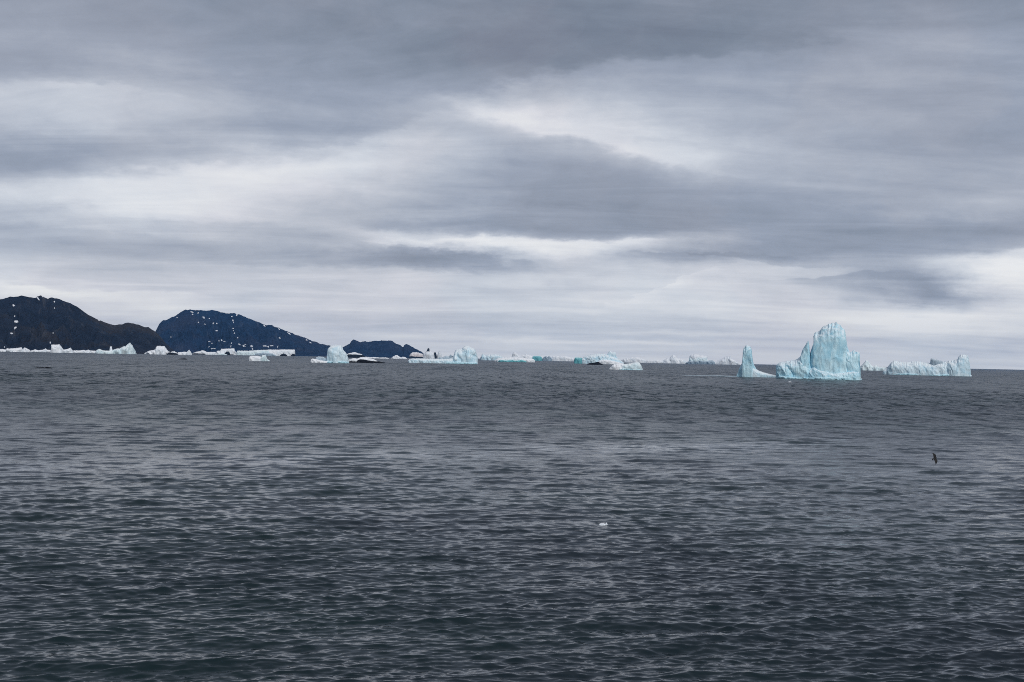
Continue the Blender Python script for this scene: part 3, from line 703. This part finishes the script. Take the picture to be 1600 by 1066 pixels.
floating('iceberg', 'sprawling pale berg with a teal left end and a small blue horn on top', 'iceberg', G_ICE, 568.8, [
    P('teal_end', [(897, 562.6), (898.5, 558.6), (904, 558.6), (909, 559.2), (911, 563)], ICE_TEAL, depth=.6, off=.1),
    P('ice_body', [(905, 562.6), (910, 559.2), (914, 556.4), (922, 554.4), (930, 553), (940, 552.6), (948, 553.6), (955, 556), (963, 558.6), (968, 561.6), (972, 565), (975, 567)], ICE_PALE, depth=.5, detail=1.6),
    P('ice_horn', [(947, 557), (950, 551), (953, 548), (956, 550.4), (959, 549.6), (962, 551), (963, 556), (965, 560)], ICE_PALE, depth=.7, off=.12),
    P('front_tongue', [(931, 567.4), (936, 563), (944, 561.5), (955, 563), (964, 565), (973, 568)], ICE_WHITE, depth=.4, off=-.08)])
floating('sea_rock', 'black rock with a small peak in front of the sprawling teal ended berg', 'rock', G_ROCK, 570.2, [
    P('rock', [(917, 569.2), (921, 567.4), (927, 567), (931, 566), (934, 565.2), (937, 566.6), (940, 568.6), (942.5, 569.8)], ROCK_WET_AND_SHADE, depth=.4)])
floating('iceberg', 'smooth white and mint wedge berg in front of the sprawling berg', 'iceberg', G_ICE, 578.0, [
    P('white_ramp', [(951.5, 576.6), (955, 572.6), (959, 569.4), (965, 568), (972, 567.8), (978, 570), (984, 577)], ICE_WHITE, depth=.5, off=.05, rough=.08),
    P('mint_wedge', [(966, 577), (974, 568.8), (984, 568), (991, 566.6), (996.5, 565.4), (1000, 568), (1003, 573), (1004.3, 577.4)], ICE_MINT, depth=.6, rough=.07, b=.6),
    P('waterline_foot', [(961, 577.6), (968, 576.4), (985, 576.4), (1003, 577.2)], ICE_FOOT, depth=.5, off=-.02)])
floating('ice_floe', 'flat distant white floe behind the mint wedge berg', 'ice floe', G_FLOE, 563.8, [
    P('ice', [(971, 562.4), (978, 560), (985, 558.6), (995, 558.2), (1001, 559.6), (1008, 562.4)], ICE_WHITE, depth=.3)])
floating('ice_floe', 'hair thin far ice strip between the flat distant floe and the hazy peaked berg', 'ice floe', G_FLOE, 565.0, [
    P('ice', [(1007, 564), (1014, 562.6), (1020, 563), (1027, 562.4), (1036, 564.6)], ICE_WHITE, depth=.3)])
floating('iceberg', 'hazy white peaked berg alone on the horizon left of the tabular berg', 'iceberg', G_ICE, 566.4, [
    P('ice', [(1034, 565.2), (1039, 561.4), (1043, 559.5), (1046.5, 560), (1049, 556), (1052, 554), (1055, 556), (1058, 559.4), (1063, 561), (1068, 561.6), (1074, 565.4)], ICE_WHITE, depth=.5)])
floating('iceberg', 'far tabular berg with a bright flat white roof and grey green walls', 'iceberg', G_ICE, 568.0, [
    P('walls', [(1076, 564), (1078, 557), (1090, 556.6), (1104, 557.4), (1105, 562), (1108, 564), (1112, 567)], ICE_MINT, depth=.6),
    P('snow_roof', [(1077, 557.4), (1080, 554.2), (1086, 553.2), (1092, 554.4), (1104, 556.4), (1105.5, 558)], ICE_WHITE, depth=.6, off=.05),
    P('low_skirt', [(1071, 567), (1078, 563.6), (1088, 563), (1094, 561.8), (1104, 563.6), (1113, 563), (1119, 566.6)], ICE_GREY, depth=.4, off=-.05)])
floating('iceberg', 'faint far white berg with stubby teeth between the tabular berg and the narrow pinnacle', 'iceberg', G_ICE, 568.8, [
    P('ice', [(1112, 567.4), (1120, 564), (1128, 561), (1133, 557.5), (1137, 556.4), (1139, 558.6), (1141, 556), (1143, 561), (1148, 563), (1152, 566), (1158, 568)], ICE_WHITE, depth=.4)])
# ------------------------------------------------------------------ the big bergs on the right
floating('iceberg', 'narrow pale blue ice pinnacle with a long low tail sloping right', 'iceberg', G_ICE, 589.6, [
    P('ice_pinnacle', [(1150.5, 588.6), (1152.5, 583), (1155, 575.5), (1159, 569), (1160.3, 560), (1161, 549), (1162.5, 542.5), (1164.5, 541), (1166.5, 538.8), (1168.5, 540), (1172.5, 541.5), (1174.4, 546), (1175.2, 553),
                       (1176.5, 564), (1178.5, 571), (1182, 577), (1187, 580), (1193, 584), (1197, 588.6)], ICE_CYAN, depth=.75, rough=.12, detail=2.2),
    P('low_tail', [(1160, 588.8), (1170, 574), (1176, 573), (1181, 577), (1187, 580), (1193, 582), (1201, 584), (1211, 586.4), (1226, 588.8)], ICE_PALE, depth=.45, rough=.07, off=.0)], depth=.4)
floating('ice_floe', 'thin pale line of brash ice on the water left of the narrow pinnacle', 'ice floe', G_FLOE, 588.0, [
    P('ice', [(1066, 586.9), (1085, 586.7), (1104, 586.9), (1122, 586.8), (1140, 587.5), (1152, 587.8)], ICE_GREY, depth=.05, jag=.2)])
floating('iceberg', 'largest iceberg, a tall cyan castle tower with jagged shoulders and turquoise waterline', 'iceberg', G_ICE, 592.6, [
    P('main_tower', [(1253, 590), (1256, 575), (1262, 562), (1267, 548), (1270.5, 538), (1271.5, 536), (1270.8, 530), (1272, 524), (1271.5, 521), (1274, 519.5), (1277.5, 518.5), (1282, 515.5), (1286, 511), (1291, 508.5), (1295, 506), (1297, 506.6), (1300, 504), (1303, 505),
                     (1306.5, 502.8), (1309, 506.5), (1313, 507), (1315, 511.5), (1319, 514), (1321, 519.5), (1322.4, 531), (1324, 542), (1326.5, 549), (1330, 557), (1334, 570), (1337, 590)], ICE_CYAN, depth=.85, rough=.13, detail=2.4, b=.5, a=.85, jag=1.1),
    P('right_shoulder', [(1312, 590), (1318, 560), (1324, 549), (1328, 551), (1331, 549), (1335.5, 547.6), (1337, 550.6), (1341, 549.6), (1343.5, 552), (1343, 566), (1345, 576), (1346.8, 583), (1344, 592)], ICE_CYAN, depth=1.1, rough=.16, detail=2.4, off=.02, jag=1.2),
    P('left_spire', [(1244, 580), (1249, 566), (1251, 556), (1253, 549), (1256, 543), (1259, 538.6), (1261, 534.5), (1263, 532.6), (1264.4, 538), (1265, 548), (1267, 560), (1270, 580)], ICE_CYAN, depth=1.0, rough=.14, detail=2.4, off=.05),
    P('low_shoulder', [(1213, 585), (1213.6, 570), (1217.5, 566.6), (1228, 564.5), (1233, 564), (1242, 562.6), (1247, 560), (1251, 556.8), (1258, 556), (1266, 560), (1276, 572), (1284, 590)], ICE_CYAN, depth=.8, rough=.11, detail=2.2, jag=.8, b=.5, a=.85),
    P('front_buttress', [(1258, 591), (1264, 578), (1272, 572), (1280, 576), (1290, 579), (1302, 582), (1318, 581), (1334, 579), (1342, 580), (1345, 590)], ICE_CYAN, depth=.5, rough=.08, detail=2.2, off=-.12, b=.6, jag=1.0),
    P('waterline_foot', [(1216, 587.4), (1226, 587), (1240, 589), (1256, 590), (1275, 588.6), (1292, 588), (1310, 588.4), (1328, 586), (1342, 588), (1345, 592)], ICE_FOOT, depth=.5, off=-.16, rough=.1, detail=1.5)], depth=.55)
floating('iceberg', 'low far mint berg with a small knob, in the gap right of the castle berg', 'iceberg', G_ICE, 579.2, [
    P('ice', [(1338, 577), (1345, 572), (1350, 567), (1353.5, 562.6), (1356, 563.6), (1359, 567.5), (1364, 572.5), (1368, 570.6), (1374, 573), (1384, 574), (1392, 577.6)], ICE_MINT, depth=.4)])
floating('iceberg', 'long low pale berg with a square right hand tower and a grey block atop', 'iceberg', G_ICE, 586.8, [
    P('long_body', [(1379.5, 583), (1381, 577), (1386, 575.4), (1389.5, 570), (1393, 566), (1397, 563), (1401, 564.6), (1408, 565.6), (1416, 566), (1428, 564.4), (1438, 565), (1446, 566.2), (1452, 567.4), (1460, 567.2), (1470, 566), (1480, 564.6), (1490, 566), (1498, 572), (1504, 586)], ICE_PALE, depth=.32, rough=.085, detail=1.6, jag=.8, a=.95, b=.6),
    P('square_tower', [(1474, 585.8), (1478, 567), (1483, 563.6), (1491, 562.8), (1496, 562), (1498, 557), (1501, 554.6), (1506, 553.8), (1511, 554.4), (1513.4, 558), (1514, 565), (1517.4, 569), (1518.5, 577), (1515, 586)], ICE_PALE, depth=.9, rough=.11, detail=2.2, jag=.7),
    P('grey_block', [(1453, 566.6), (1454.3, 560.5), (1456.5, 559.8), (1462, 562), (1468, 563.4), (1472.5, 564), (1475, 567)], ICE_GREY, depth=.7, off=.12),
    P('waterline_foot', [(1388, 584.6), (1405, 583.6), (1415, 582.4), (1424, 583.6), (1450, 585), (1470, 585.2), (1484, 583.6), (1500, 586)], ICE_FOOT, depth=.25, off=-.03)], depth=.4)
# ------------------------------------------------------------------ small things on the open water
floating('sea_rock', 'flat black rock just breaking the surface at the far left, below the block berg', 'rock', G_ROCK, 575.6, [
    P('rock', [(52, 575), (58, 574.2), (66, 573.8), (70, 574.2), (74, 573.4), (78, 574), (81, 575.2)], ROCK_WET_AND_SHADE, depth=.2, jag=.3)])
floating('sea_rock', 'tiny flat black rock alone on the water below the snow patched mountain', 'rock', G_ROCK, 561.8, [
    P('rock', [(278.5, 561.2), (282, 560.5), (286, 560.2), (289, 560), (292, 561.2)], ROCK_WET_AND_SHADE, depth=.3, jag=.3)])
floating('ice_chunk', 'small white ice chunk with an upturned tip alone on the open water in front', 'ice chunk', None, 821.2, [
    P('ice', [(935.5, 820.6), (936.8, 818.4), (940, 817.6), (943.5, 817.8), (945.4, 818.8), (947.4, 816.8), (949.6, 816.6), (949.8, 818.6), (948, 820)], ICE_WHITE, depth=.6, rough=.05, jag=.2, detail=2)])
floating('ice_chunk', 'tiny white ice chunk on the water just below the castle berg', 'ice chunk', None, 597.4, [
    P('ice', [(1231, 597), (1233, 596.2), (1235.5, 596.4), (1237, 597)], ICE_WHITE, depth=.6, jag=.2)])

# ------------------------------------------------------------------ bird
def build_bird():
    """A dark petrel banking over the water: body, two bent wings and a fanned tail fused into one surface."""
    bm = bmesh.new()
    def loft(rings):
        vr = [[bm.verts.new(p) for p in rg] for rg in rings]
        n = len(vr[0])
        for a_, b_ in zip(vr[:-1], vr[1:]):
            for q in range(n): bm.faces.new((a_[q], a_[(q + 1) % n], b_[(q + 1) % n], b_[q]))
        bm.faces.new(vr[0][::-1]); bm.faces.new(vr[-1])
    # body along +Y (head forward)
    body = [(-.20, .014, .012, .0), (-.15, .034, .026, .0), (-.08, .058, .050, -.004), (0, .070, .062, -.006), (.07, .062, .056, -.002), (.12, .044, .042, .008), (.155, .036, .036, .016), (.185, .034, .034, .018),
            (.21, .026, .026, .016), (.225, .013, .012, .012), (.255, .006, .006, .006)]
    loft([[(rx * math.cos(2 * math.pi * q / 12), y, zc + rz_ * math.sin(2 * math.pi * q / 12)) for q in range(12)] for (y, rx, rz_, zc) in body])
    # tail fan
    loft([[(sx_ * w, y, z) for (sx_, z) in ((-1, .006), (1, .006), (1, -.006), (-1, -.006))] for (y, w) in ((-.14, .028), (-.22, .055), (-.29, .070), (-.31, .060))])
    for s in (-1, 1):
        st_ = [(.03, .14, -.14, .0, .026), (.12, .17, -.15, .035, .020), (.21, .17, -.15, .055, .015), (.29, .12, -.15, .05, .012), (.36, .030, -.14, .035, .008), (.42, -.050, -.15, .02, .005)]
        loft([[(s * x, yl, z + th * .4), (s * x, yl * .5 + yt * .5, z + th), (s * x, yt, z), (s * x, yl * .5 + yt * .5, z - th)] for (x, yl, yt, z, th) in st_])
    bmesh.ops.recalc_face_normals(bm, faces=bm.faces)
    me = bpy.data.meshes.new('bird'); bm.to_mesh(me); bm.free()
    tmp = bpy.data.objects.new('bird', me); col.objects.link(tmp)
    md = tmp.modifiers.new('fuse', 'REMESH'); md.mode = 'VOXEL'; md.voxel_size = 0.0065; md.use_smooth_shade = True
    dg = bpy.context.evaluated_depsgraph_get(); dg.update()
    me2 = bpy.data.meshes.new_from_object(tmp.evaluated_get(dg)); me2.name = 'bird'
    tmp.modifiers.clear(); tmp.data = me2
    return tmp
bird = build_bird()
m, t = new_mat('sooty_feathers')
b = t.n('ShaderNodeBsdfPrincipled'); b.inputs['Roughness'].default_value = 0.8
t.link(t.mix(t.noise(t.n('ShaderNodeTexCoord').outputs['Object'], 18.0, 4), (.006, .006, .007, 1), (.018, .016, .016, 1)), b.inputs['Base Color'])
o = t.n('ShaderNodeOutputMaterial'); t.link(b.outputs[0], o.inputs[0])
bird.data.materials.clear(); bird.data.materials.append(m)
bird.location = EYE + ray(1460.5, 716.5) * 92.0
# flying away to the right, banked so that one wing points at the water
bird.rotation_euler = Matrix((Vector((-.10, .28, -.95)).normalized(),) * 3).to_euler()
yv = Vector((.80, .55, .22)).normalized(); xv = Vector((.06, -.16, -.97)); xv = (xv - yv * xv.dot(yv)).normalized(); zv = xv.cross(yv)
bird.rotation_euler = Matrix((xv, yv, zv)).transposed().to_euler()
tag(bird, 'small dark bird banking low over the open water on the right', 'bird')

# ------------------------------------------------------------------ haze
HAZE_DENSITY = 1.6e-5
m, t = new_mat('sea_haze')
v = t.n('ShaderNodeVolumePrincipled'); v.inputs['Color'].default_value = (.22, .52, 1.0, 1); v.inputs['Density'].default_value = HAZE_DENSITY
v.inputs['Anisotropy'].default_value = 0.0
o = t.n('ShaderNodeOutputMaterial'); t.link(v.outputs[0], o.inputs['Volume'])
bm = bmesh.new(); bmesh.ops.create_cube(bm, size=1.0)
bmesh.ops.scale(bm, vec=(54000, 54000, 566), verts=bm.verts); bmesh.ops.translate(bm, vec=(0, 0, 278), verts=bm.verts)
me = bpy.data.meshes.new('haze'); bm.to_mesh(me); bm.free(); me.materials.append(m)
hz = bpy.data.objects.new('haze', me); col.objects.link(hz); tag(hz, 'thin cold sea haze', 'haze', kind='stuff')

# ------------------------------------------------------------------ render settings
scene.render.engine = 'CYCLES'
scene.cycles.use_denoising = False; scene.cycles.pixel_filter_type = 'BLACKMAN_HARRIS'; scene.cycles.filter_width = 0.95
scene.cycles.max_bounces = 6; scene.cycles.volume_bounces = 0
scene.cycles.caustics_reflective = False; scene.cycles.caustics_refractive = False
scene.view_settings.view_transform = 'Standard'; scene.view_settings.look = 'None'
scene.view_settings.exposure = 0.0; scene.view_settings.gamma = 1.0
